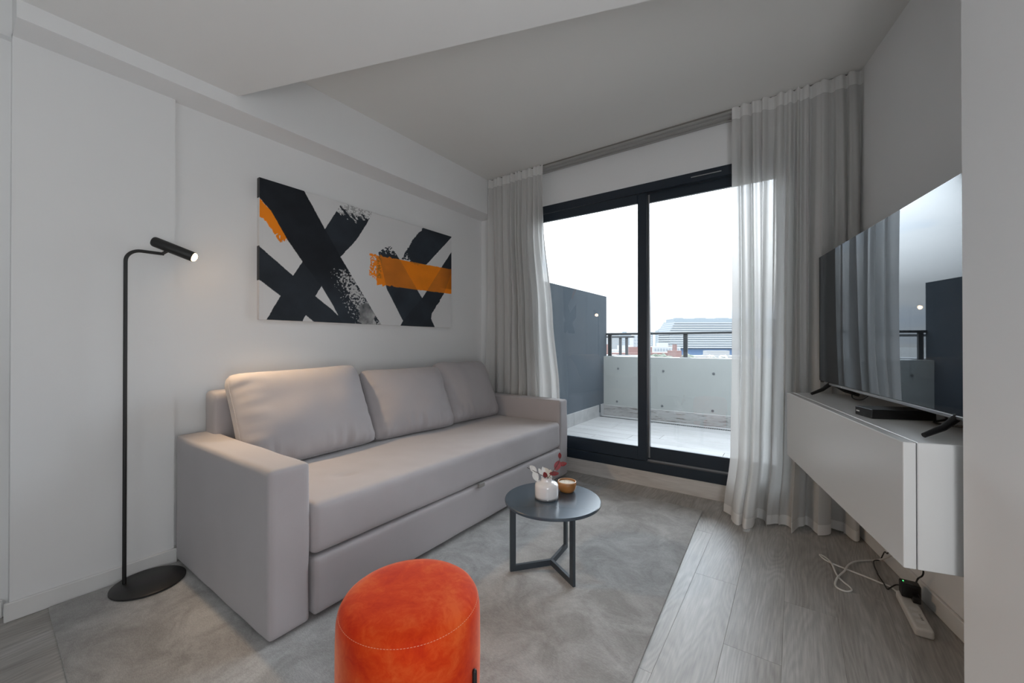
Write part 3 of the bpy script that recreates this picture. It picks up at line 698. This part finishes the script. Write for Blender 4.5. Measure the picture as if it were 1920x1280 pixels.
def leaf(name, m, base, tipv, width, curl=0.15, parent=None):
    base, tipv = Vector(base), Vector(tipv); d = tipv - base; Ld = d.length; d.normalize()
    view = Vector((0.55, -0.75, 0.35)).normalized(); sd = d.cross(view).normalized(); nn = sd.cross(d)
    b = MB(); th = 0.0006
    for sg in (1, -1):
        b.grid(lambda u, v: base + d * Ld * v + sd * (u - 0.5) * 2 * width * (math.sin(PI * min(1, 0.04 + v * 0.96)) ** 0.7) + nn * (curl * Ld * (v * v) - 0.25 * width * (1 - (2 * u - 1) ** 2) + sg * th * math.sin(PI * u)), 6, 10)
    return b.make(name, m, parent, True, 180)
def stem(root, pts): MB().tube([Vector(p) for p in pts], 0.0013, 6).make('twig', M['twig'], root, True)
rx = Vector((math.cos(math.radians(35.2)), math.sin(math.radians(35.2)), 0)); upv = Vector((0, 0, 1)); bk = Vector((-rx.y, rx.x, 0))
def at(a, h, dd=0.0): return rx * a + upv * h + bk * dd
s_r = tag(empty('dried_stem', VC + Vector((0, 0, 0.07))), 'dried twig with dark red leaves leaning right out of the white vase', 'dried plant', 'dried stems in the vase')
stem(s_r, [at(0.0, 0.0), at(0.008, 0.033), at(0.022, 0.048), at(0.043, 0.080), at(0.060, 0.105), at(0.068, 0.135)])
leaf('leaf', M['leaf_pink'], at(0.046, 0.070), at(0.066, 0.122), 0.017, 0.05, s_r)
leaf('leaf', M['leaf_red'], at(0.064, 0.100), at(0.103, 0.103, 0.01), 0.0115, 0.15, s_r)
leaf('leaf', M['leaf_red'], at(0.068, 0.130), at(0.066, 0.162), 0.0085, 0.1, s_r)
leaf('leaf', M['leaf_red'], at(0.062, 0.055), at(0.012, 0.053), 0.011, 0.1, s_r)
leaf('leaf', M['leaf_red'], at(-0.002, 0.034), at(-0.014, 0.062), 0.011, 0.1, s_r)
s_w = tag(empty('dried_stem', VC + Vector((0, 0, 0.07))), 'dried twig with bleached white leaves leaning left out of the white vase', 'dried plant', 'dried stems in the vase')
stem(s_w, [at(0.0, 0.0), at(-0.010, 0.035), at(-0.032, 0.050), at(-0.075, 0.072), at(-0.10, 0.085)])
leaf('leaf', M['leaf_white'], at(-0.052, 0.062), at(-0.088, 0.095), 0.014, 0.1, s_w)
leaf('leaf', M['leaf_white'], at(-0.066, 0.068), at(-0.048, 0.015), 0.016, 0.1, s_w)
leaf('leaf', M['leaf_white'], at(-0.022, 0.044), at(-0.042, 0.082), 0.009, 0.1, s_w)
leaf('leaf', M['leaf_white'], at(-0.012, 0.038), at(-0.020, 0.088, 0.01), 0.010, 0.1, s_w)
s_c = tag(empty('dried_stem', VC + Vector((0, 0, 0.07))), 'broad cream dried petal standing in the mouth of the white vase', 'dried plant', 'dried stems in the vase')
stem(s_c, [at(0.004, 0.0, 0.004), at(0.006, 0.03, 0.006), at(0.004, 0.045, 0.01)])
leaf('leaf', M['wax'], at(0.008, 0.030, 0.008), at(-0.012, 0.082, 0.014), 0.020, 0.1, s_c)
leaf('leaf', M['wax'], at(0.010, 0.030, 0.008), at(0.022, 0.072, 0.012), 0.014, 0.1, s_c)

CC = Vector((-0.996, 1.920, 0.330))
cd = tag(empty('candle', CC), 'cream wax candle in a round amber wooden bowl behind the vase', 'candle')
MB().lathe([(0, 0), (0.030, 0), (0.040, 0.006), (0.0475, 0.020), (0.0500, 0.038), (0.0490, 0.053), (0.0470, 0.0545), (0.0445, 0.052), (0.0445, 0.042), (0, 0.041)], 64).make('bowl', M['wood'], cd, True, 60)
MB().lathe([(0, 0.047), (0.0440, 0.047), (0.0442, 0.044), (0, 0.043)], 48).make('wax', M['wax'], cd, True)
MB().lathe([(0.0442, 0.0535), (0.0460, 0.0560), (0.0490, 0.0550), (0.0492, 0.052)], 64).make('rim', M['wood_rim'], cd, True)
for a in (-0.012, 0.012):
    MB().tube([(a, 0, 0.045), (a * 1.1, 0, 0.058)], 0.0009, 6).make('wick', M['wax'], cd)

# ---------------------------------------------------------------- orange ottoman
OC = Vector((-0.891, 0.764, 0.012)); OR = 0.192
ot = tag(empty('ottoman', OC), 'round orange velvet ottoman with stitched lid edge and black metal legs', 'ottoman')
zs = 0.388
prof = [(0, 0.045), (OR - 0.012, 0.045), (OR - 0.002, 0.055), (OR + 0.003, 0.12), (OR + 0.005, 0.22), (OR + 0.0045, 0.32), (OR + 0.003, 0.360), (OR - 0.0005, 0.380), (OR - 0.004, zs - 0.001)]
MB().lathe(prof, 96).make('body', M['velvet'], ot, True, 60)
MB().lathe([(OR - 0.004, zs - 0.001), (OR - 0.0055, zs + 0.002), (OR - 0.010, zs + 0.009), (OR - 0.022, zs + 0.018), (OR - 0.05, zs + 0.026), (OR - 0.10, zs + 0.031), (0, zs + 0.033)], 96).make('lid_cushion', M['velvet'], ot, True, 60)
b = MB()
for k in range(150):
    a0 = k / 150 * 2 * PI; a1 = a0 + 2 * PI / 150 * 0.62; r = OR - 0.0030; z = zs - 0.003
    b.tube([(r * math.cos(a0), r * math.sin(a0), z), (r * math.cos(a1), r * math.sin(a1), z)], 0.0006, 5)
st = b.make('stitching', M['thread'], ot); st['kind'] = 'stuff'
for a in (14, 104, 194, 284):
    if a == 284: zt = 0.10
    ar = math.radians(a); r = OR + 0.010; c, s_ = r * math.cos(ar), r * math.sin(ar); zt = 0.245
    if a in (284,): continue
    MB().tube([(c, s_, 0.0), (c, s_, zt - 0.006), (c, s_, zt - 0.002), (c, s_, zt)], 0.0068, 16, True, [0.0065, 0.0065, 0.0052, 0.002]).make('leg', M['black'], ot, True)

# ---------------------------------------------------------------- wall cabinet, television, box
cab = tag(empty('wall_cabinet', (*RW(-0.09, 0.0), 0.47), RA), 'long white wall-hung cabinet with a flat front under the television', 'cabinet')
CL = 1.27; CH = 0.365
MB().box((-0.368, -CL, 0), (-0.0008, 0, CH), 0.002, 1).make('body', M['white_lac'], cab)
MB().box((-0.400, -CL, 0.0), (-0.3705, 0, CH - 0.001), 0.0025, 2).make('front_panel', M['white_lac'], cab)
TVO = 0.215; TVR = math.radians(-0.35)
tv = tag(empty('television', (*RW(0.005, TVO), 0.892), RA + TVR), 'large flat black television angled beside the window, sky reflected in its screen', 'television')
TW, THH = 1.365, 0.735
MB().box((0.002, -TW, 0), (0.030, 0, THH), 0.004, 2).make('rear_shell', M['plastic_b'], tv)
MB().box((-0.002, -TW + 0.003, 0.012), (0.002, -0.003, THH - 0.003)).make('screen', M['screen'], tv)
MB().box((-0.006, -TW, -0.002), (0.004, -0.09, 0.010), 0.002, 1).make('bottom_bezel', M['alu'], tv)
MB().box((-0.0066, -0.36, 0.001), (-0.0055, -0.345, 0.007)).make('emblem', M['base'], tv)
MB().box((0.03, -TW + 0.25, 0.10), (0.060, -0.25, 0.45), 0.01, 2).make('rear_housing', M['plastic_b'], tv)
for yy in (-0.16, -TW + 0.13):
    for sg in (-1, 1):
        b = MB(); b.tube([(0.012, yy, 0.01), (0.012 + sg * 0.05, yy - 0.02, -0.028), (0.012 + sg * 0.105, yy - 0.045, -0.050)], 0.010, 10, True, [0.012, 0.010, 0.0075]); b.make('foot', M['plastic_b'], tv, True)
bx = tag(empty('set_top_box', (0.218, 2.066, 0.836), math.radians(21.8)), 'flat black set-top box on the cabinet top in front of the television', 'electronic box')
MB().box((0, -0.053, 0), (0.20, 0.053, 0.034), 0.002, 1).make('casing', M['plastic_b'], bx)
MB().box((-0.0006, 0.025, 0.014), (0.0002, 0.045, 0.019)).make('badge', M['base'], bx)
def catmull(P, n=8):
    P = [Vector(p) for p in P]; out = []
    for i in range(len(P) - 1):
        p0, p1, p2, p3 = P[max(i - 1, 0)], P[i], P[i + 1], P[min(i + 2, len(P) - 1)]
        for k in range(n):
            t = k / n; out.append(0.5 * ((2 * p1) + (p2 - p0) * t + (2 * p0 - 5 * p1 + 4 * p2 - p3) * t * t + (3 * p1 - p0 - 3 * p2 + p3) * t ** 3))
    return out + [P[-1]]
def cable(name, label, pts, r, m, group=None):
    o = MB().tube(catmull(pts), r, 8).make(name, m, None, True, 180); return tag(o, label, 'cable', group)
cable('cable', 'tangled black leads trailing from the set-top box behind the television', [(0.40, 2.13, 0.845), (0.425, 2.10, 0.870), (0.44, 2.05, 0.852), (0.40, 2.01, 0.842), (0.43, 1.96, 0.842), (0.47, 1.92, 0.846), (0.47, 1.85, 0.842)], 0.0035, M['plastic_b'])
cable('cable', 'thin black lead looping down under the far end of the television', [(0.24, 2.66, 0.880), (0.235, 2.63, 0.850), (0.25, 2.60, 0.842), (0.27, 2.57, 0.848), (0.29, 2.52, 0.878)], 0.0025, M['plastic_b'])

# power strip with adaptor and cables on the floor by the right wall
pa = math.atan2(2.15 - 2.44, 0.388 - 0.402); 
ps = tag(empty('power_strip', (0.394, 2.285, 0.0)), 'white plastic power strip lying on the floor against the baseboard', 'power strip')
ps.rotation_euler = (0, 0, math.radians(2.5))
rbox((-0.028, -0.140, 0.0005), (0.028, 0.140, 0.036), 0.010, (14, 30, 10)).make('casing', M['plastic_w'], ps, True, 180)
for k in range(3): MB().lathe([(0, 0.0362), (0.014, 0.0362), (0.0145, 0.0367), (0, 0.0367)], 24, (0, -0.09 + 0.045 * k)).make('socket', M['base'], ps)
b = MB()
for k in range(5): b.box((0.006, -0.075 + 0.009 * k, 0.0362), (0.013, -0.0725 + 0.009 * k, 0.0369))
b.make('printed_marks', M['hole'], ps)
ad = tag(empty('power_adaptor', (0.402, 2.385, 0.037)), 'black plug adaptor standing in the white power strip with a green light', 'power adaptor')
ad.rotation_euler = (0, 0, math.radians(2))
rbox((-0.032, -0.020, 0.0005), (0.030, 0.030, 0.058), 0.006, (10, 10, 10)).make('casing', M['plastic_b'], ad, True, 180)
rbox((-0.004, -0.055, 0.0005), (0.022, -0.018, 0.026), 0.004, (8, 8, 8)).make('plug', M['plastic_b'], ad, True, 180)
MB().box((-0.024, 0.004, 0.058), (-0.020, 0.008, 0.0595)).make('indicator_light', M['led'], ad)
cable('power_cable', 'white cable looped on the floor in front of the power strip',
      [(0.385, 2.420, 0.012), (0.354, 2.500, 0.006), (0.322, 2.515, 0.006), (0.273, 2.540, 0.006), (0.227, 2.560, 0.006), (0.190, 2.577, 0.006), (0.151, 2.592, 0.007), (0.123, 2.620, 0.006), (0.105, 2.660, 0.007), (0.120, 2.655, 0.007), (0.138, 2.625, 0.008), (0.149, 2.570, 0.014), (0.163, 2.480, 0.006), (0.182, 2.431, 0.005), (0.203, 2.394, 0.005), (0.207, 2.366, 0.005), (0.186, 2.341, 0.005), (0.158, 2.350, 0.005), (0.150, 2.385, 0.005), (0.165, 2.447, 0.013), (0.195, 2.534, 0.010), (0.217, 2.608, 0.014), (0.252, 2.684, 0.008), (0.291, 2.725, 0.006), (0.330, 2.750, 0.008), (0.358, 2.735, 0.03), (0.378, 2.66, 0.085), (0.395, 2.57, 0.16), (0.40, 2.50, 0.30), (0.405, 2.48, 0.475)], 0.0040, M['plastic_w'])
cable('power_cable', 'thin black lead running from the adaptor left under the cabinet',
      [(0.385, 2.430, 0.055), (0.370, 2.470, 0.035), (0.352, 2.478, 0.012), (0.340, 2.465, 0.008), (0.334, 2.517, 0.008), (0.322, 2.595, 0.012), (0.326, 2.610, 0.006), (0.322, 2.673, 0.010), (0.328, 2.735, 0.012), (0.352, 2.745, 0.020), (0.360, 2.740, 0.045), (0.366, 2.720, 0.075), (0.375, 2.68, 0.100), (0.385, 2.62, 0.30), (0.39, 2.60, 0.475)], 0.0028, M['plastic_b'])
cable('power_cable', 'short black lead bowing from the adaptor top beside the right wall',
      [(0.420, 2.400, 0.090), (0.432, 2.425, 0.105), (0.440, 2.395, 0.135), (0.442, 2.392, 0.160), (0.436, 2.42, 0.185), (0.428, 2.44, 0.25), (0.42, 2.45, 0.475)], 0.0032, M['plastic_b'])

# ---------------------------------------------------------------- balcony
DZ, PYI, LX = 0.165, 5.10, -2.095
bf = struct(MB().box((LX - 0.2, 3.34, -0.1), (1.6, PYI + 0.2, DZ - 0.010)).make('floor_balcony', M['joint_pale']))
rows = [(3.345, 3.52)] + [(3.52 + 0.2 * k, 3.72 + 0.2 * k) for k in range(6)] + [(4.72, 4.93), (5.00, PYI)]
random.seed(21)
for ri, (ya, yb) in enumerate(rows):
    x = LX - random.random() * 1.0
    if ri == 2: x = -0.50 - 2.4
    while x < 1.5:
        xa, xb = max(x, LX), min(x + 1.2, 1.5)
        if xb - xa > 0.05: MB().box((xa + 0.0015, ya + 0.0015, DZ - 0.010), (xb - 0.0015, yb - 0.0015, DZ), 0.001, 1).make('tile', M['deck'], bf)
        x += 1.2
b = MB()
k = 0; xx = LX + 0.05
while xx < 1.5:
    b.box((xx, 4.936, DZ - 0.009), (xx + 0.010, 4.994, DZ - 0.002)); xx += 0.022
g = b.make('drain_grate', M['grate'], bf); g['kind'] = 'stuff'
b = MB(); b.box((LX, 4.932, DZ - 0.01), (1.5, 4.937, DZ - 0.001)); b.box((LX, 4.993, DZ - 0.01), (1.5, 4.998, DZ - 0.001)); b.make('drain_edge', M['grate'], bf)
wp = struct(MB().box((LX - 0.25, PYI, 0), (1.8, PYI + 0.18, 0.945)).make('wall_parapet', M['parapet']))
xx = LX
while xx < 1.5:
    xe = min(xx + (1.0 if xx == LX else 1.2), 1.6)
    if xx == LX: xe = LX + 1.52
    MB().box((xx + 0.0015, PYI - 0.011, DZ), (xe - 0.0015, PYI - 0.001, 0.300), 0.001, 1).make('skirting_tile', M['skirt'], wp); xx = xe
for hx, hz in ((-1.894, 0.787), (-1.321, 0.778), (-0.762, 0.770), (-1.910, 0.355), (-1.336, 0.347), (-0.773, 0.342), (-0.20, 0.765), (-0.20, 0.34)):
    b = MB(); 
    b.tube([(hx, PYI - 0.003, hz), (hx, PYI + 0.0, hz)], 0.014, 16, True, [0.015, 0.013]); b.make('tie_hole', M['hole'], wp, True)
wl = struct(MB().box((LX - 0.2, 3.34, 0), (LX, PYI + 0.10, 1.755)).make('wall_balcony_left', M['darkgrey_wall']))
for ya, yb in ((3.35, 4.20), (4.20, 4.93), (4.985, PYI - 0.012)):
    MB().box((LX, ya + 0.0015, DZ), (LX + 0.010, yb - 0.0015, 0.315), 0.001, 1).make('skirting_tile', M['deck'], wl)
MB().box((LX - 0.001, 4.935, DZ), (LX + 0.006, 4.985, DZ + 0.045)).make('scupper', M['hole'], wl)
rl = tag(empty('balcony_railing', (-0.9, 5.20, 0.945)), 'dark steel handrail on short posts along the balcony parapet', 'railing')
MB().box((-1.245, -0.022, 0.285), (2.4, 0.022, 0.312), 0.003, 1).make('top_rail', M['steel_dark'], rl)
for px in (-2.045, -1.085, -0.15, 0.8):
    MB().box((px + 0.9 - 0.024, -0.012, 0.006), (px + 0.9 + 0.024, 0.012, 0.286), 0.002, 1).make('post', M['steel_dark'], rl)
    MB().box((px + 0.9 - 0.060, -0.035, 0.0), (px + 0.9 + 0.060, 0.035, 0.008), 0.002, 1).make('post_plate', M['steel_dark'], rl)
nb = struct(MB().box((-3.6, 6.42, -4), (-2.05, 6.60, 0.925)).make('wall_neighbour_parapet', M['bld_white']))
r2 = tag(empty('neighbour_railing', (-2.3, 6.5, 0.925)), 'shorter dark railing on the neighbouring parapet beyond the balcony wall', 'railing')
MB().box((-0.9, -0.03, 0.285), (0.155, 0.03, 0.318), 0.003, 1).make('top_rail', M['steel_dark'], r2)
for px in (-2.375, -2.268):
    MB().box((px + 2.3 - 0.022, -0.012, 0.0), (px + 2.3 + 0.022, 0.012, 0.288), 0.002, 1).make('post', M['steel_dark'], r2)
    MB().box((px + 2.3 - 0.055, -0.035, 0.0), (px + 2.3 + 0.055, 0.035, 0.006)).make('post_plate', M['steel_dark'], r2)

# ---------------------------------------------------------------- the city beyond
GZ = -26.0
struct(MB().box((-3000, 12, GZ - 2), (3000, 3000, GZ)).make('ground', M['city']))
th = math.radians(35.212); FW = Vector((-math.sin(th), math.cos(th), 0)); RT = Vector((math.cos(th), math.sin(th), 0))
def bearing(px, dist): return FW * dist + RT * (dist * (px - 960) / 751)          # place on the ground seen at a bearing, dist metres out
def hgt(py, dist): return CAM_H + dist * (643 - py) / 751
def building(name, label, px0, px1, ytop, dist, m, floors, mw, depth=18, wins=0, group=None, cat='building', ylow=None):
    a, b_ = bearing(px0, dist), bearing(px1, dist); W = (b_ - a).length; top = hgt(ytop, dist)
    e = tag(empty(name, (*((a + b_) / 2).xy, GZ), math.atan2(RT.y, RT.x)), label, cat, group)
    Hh = top - GZ
    MB().box((-W / 2, 0, 0), (W / 2, depth, Hh), 0).make('walls', m, e)
    if wins:
        fh = (4.2 if dist > 400 else 3.0); nf = int((top - hgt(672, dist)) / fh); ww = W / (wins * 2 + 1)
        for r in range(nf):
            for c in range(wins):
                x = -W / 2 + ww * (2 * c + 1)
                MB().box((x, -0.12, Hh - (r + 1) * fh + 0.6), (x + ww, 0.0, Hh - r * fh - 1.0)).make('window', mw, e)
    MB().box((-W * 0.2, depth * 0.3, Hh), (W * 0.15, depth * 0.6, Hh + 2.2)).make('roof_housing', m, e)
    return e, W, Hh
# terraced block: stepped slabs over a blue glazed base
dist = 450.0
e = tag(empty('terraced_block', (*((bearing(1255, dist) + bearing(1470, dist)) / 2).xy, GZ), math.atan2(RT.y, RT.x)), 'long terraced block with white horizontal slabs above a blue glass base', 'building')
Wt = (1470 - 1255) / 751 * dist
steps = [(625, 0), (613, 3.2), (606, 6.5), (600, 9)]
prev = GZ + 0.0
low = hgt(652, dist) - GZ
MB().box((-Wt / 2 + 12, 2, 0), (Wt / 2, 38, low)).make('glass_base', M['bld_blue'], e)
z = low; kk = 0
while z < hgt(604, dist) - GZ:
    py = 643 - (z + GZ - CAM_H) / dist * 751
    ins = 0 if py > 622 else (622 - py) * 0.36
    MB().box((-Wt / 2 + ins + 1.0, 0.6, z), (Wt / 2, 36, z + 2.55)).make('storey', M['bld_grey'], e)
    MB().box((-Wt / 2 + ins, 0, z), (Wt / 2, 36.5, z + 1.15), 0).make('slab', M['bld_white'], e)
    z += 2.52; kk += 1
MB().box((-Wt / 2 + 8, 6, z), (Wt / 2, 30, z + 3.2)).make('roof_storey', M['bld_grey'], e)
for k in range(4): MB().box((-Wt / 2 + 10 + k * 24, 8, z + 3.2), (-Wt / 2 + 19 + k * 26, 14, z + 4.0)).make('roof_housing', M['bld_grey'], e)
building('tower_block', 'slim pale tower just right of the door mullion', 1234, 1245, 619, 700, M['bld_grey'], 8, M['bld_blue'], 14, 3)
building('tower_block', 'pale grey slab block partly hidden by the door mullion', 1214, 1224, 622, 760, M['bld_grey'], 8, M['bld_white'], 14, 2)
building('tower_block', 'hazy wide block just left of the terraced block', 1247, 1256, 630, 820, M['bld_grey'], 5, M['bld_white'], 14, 2)
building('tower_block', 'pale tower with white window grid beside the balcony side wall', 1139, 1160, 626, 620, M['bld_cream'], 8, M['bld_grey'], 16, 5)
building('tower_block', 'grey tower between the two short railing posts', 1163, 1184, 623.5, 680, M['bld_grey'], 8, M['bld_white'], 16, 5)
building('tower_block', 'white striped block left of the door mullion', 1187, 1208, 628, 520, M['bld_white'], 8, M['bld_grey'], 16, 4)
building('low_building', 'long low white building with a band of square openings', 1225, 1276, 649.5, 230, M['bld_white'], 1, M['bld_grey'], 14, 9)
building('low_building', 'low red brick building in front of the white one', 1146, 1272, 661, 150, M['bld_red'], 1, M['bld_cream'], 10, 0)
building('low_building', 'tall narrow red brick gable beside the blue glass base', 1268, 1278, 657, 140, M['bld_red'], 1, M['bld_red'], 8, 0)
building('low_building', 'small pinkish house at the foot of the balcony side wall', 1134, 1142, 645, 120, M['bld_red'], 1, M['bld_cream'], 8, 0)
building('low_building', 'flat white shed roof beyond the neighbouring parapet', 1150, 1216, 656, 190, M['bld_white'], 1, M['bld_cream'], 20, 0)
building('low_building', 'row of pale sheds below the blue glass base', 1296, 1420, 667, 170, M['bld_cream'], 1, M['bld_grey'], 12, 0)
def tree(label, px, ytop, dist, rad, m, cat='tree', group='trees among the far buildings'):
    p = bearing(px, dist); top = hgt(ytop, dist); e = tag(empty('tree', (p.x, p.y, GZ)), label, cat, group)
    H = top - GZ; MB().tube([(0, 0, 0), (0, 0, H - rad)], rad * 0.12, 8).make('trunk', M['bark'], e)
    b = MB(); rn = random.Random(int(px))
    for k in range(7):
        c = Vector((rn.uniform(-.5, .5), rn.uniform(-.5, .5), rn.uniform(-.3, .2))) * rad * 1.2; rr = rad * rn.uniform(.45, .7)
        mt = Matrix.Translation(Vector((0, 0, H - rad * 0.9)) + c); bmesh.ops.create_icosphere(b.b, subdivisions=2, radius=rr, matrix=mt)
    for v in b.b.verts: v.co += Vector((nz3(*v.co, 0.8), nz3(v.co.y, v.co.z, v.co.x, 0.8), nz3(v.co.z, v.co.x, v.co.y, 0.8))) * rad * 0.25
    b.make('crown', m, e)
for px, yt, dd, rr, lab in ((1226, 646, 330, 6, 'dark green tree behind the low white building'), (1238, 662, 120, 2.2, 'olive tree in front of the red brick building'), (1252, 662.5, 125, 2.2, 'olive tree left of the red gable'),
                            (1218, 662, 118, 2.0, 'olive tree just right of the door mullion'), (1292, 660, 160, 3.2, 'grey-green tree at the railing post'), (1176, 648, 300, 5, 'green tree behind the short railing posts'), (1192, 649, 310, 5, 'green tree left of the mullion'), (1318, 662, 200, 3.6, 'brownish green tree before the blue glass base')):
    tree(lab, px, yt, dd, rr, M['foliage'])
for px, lab in ((1336, 'pale blossoming tree, left one of the two before the glass base'), (1356, 'pale blossoming tree, right one of the two before the glass base')):
    tree(lab, px, 664, 140, 1.5, M['blossom'])
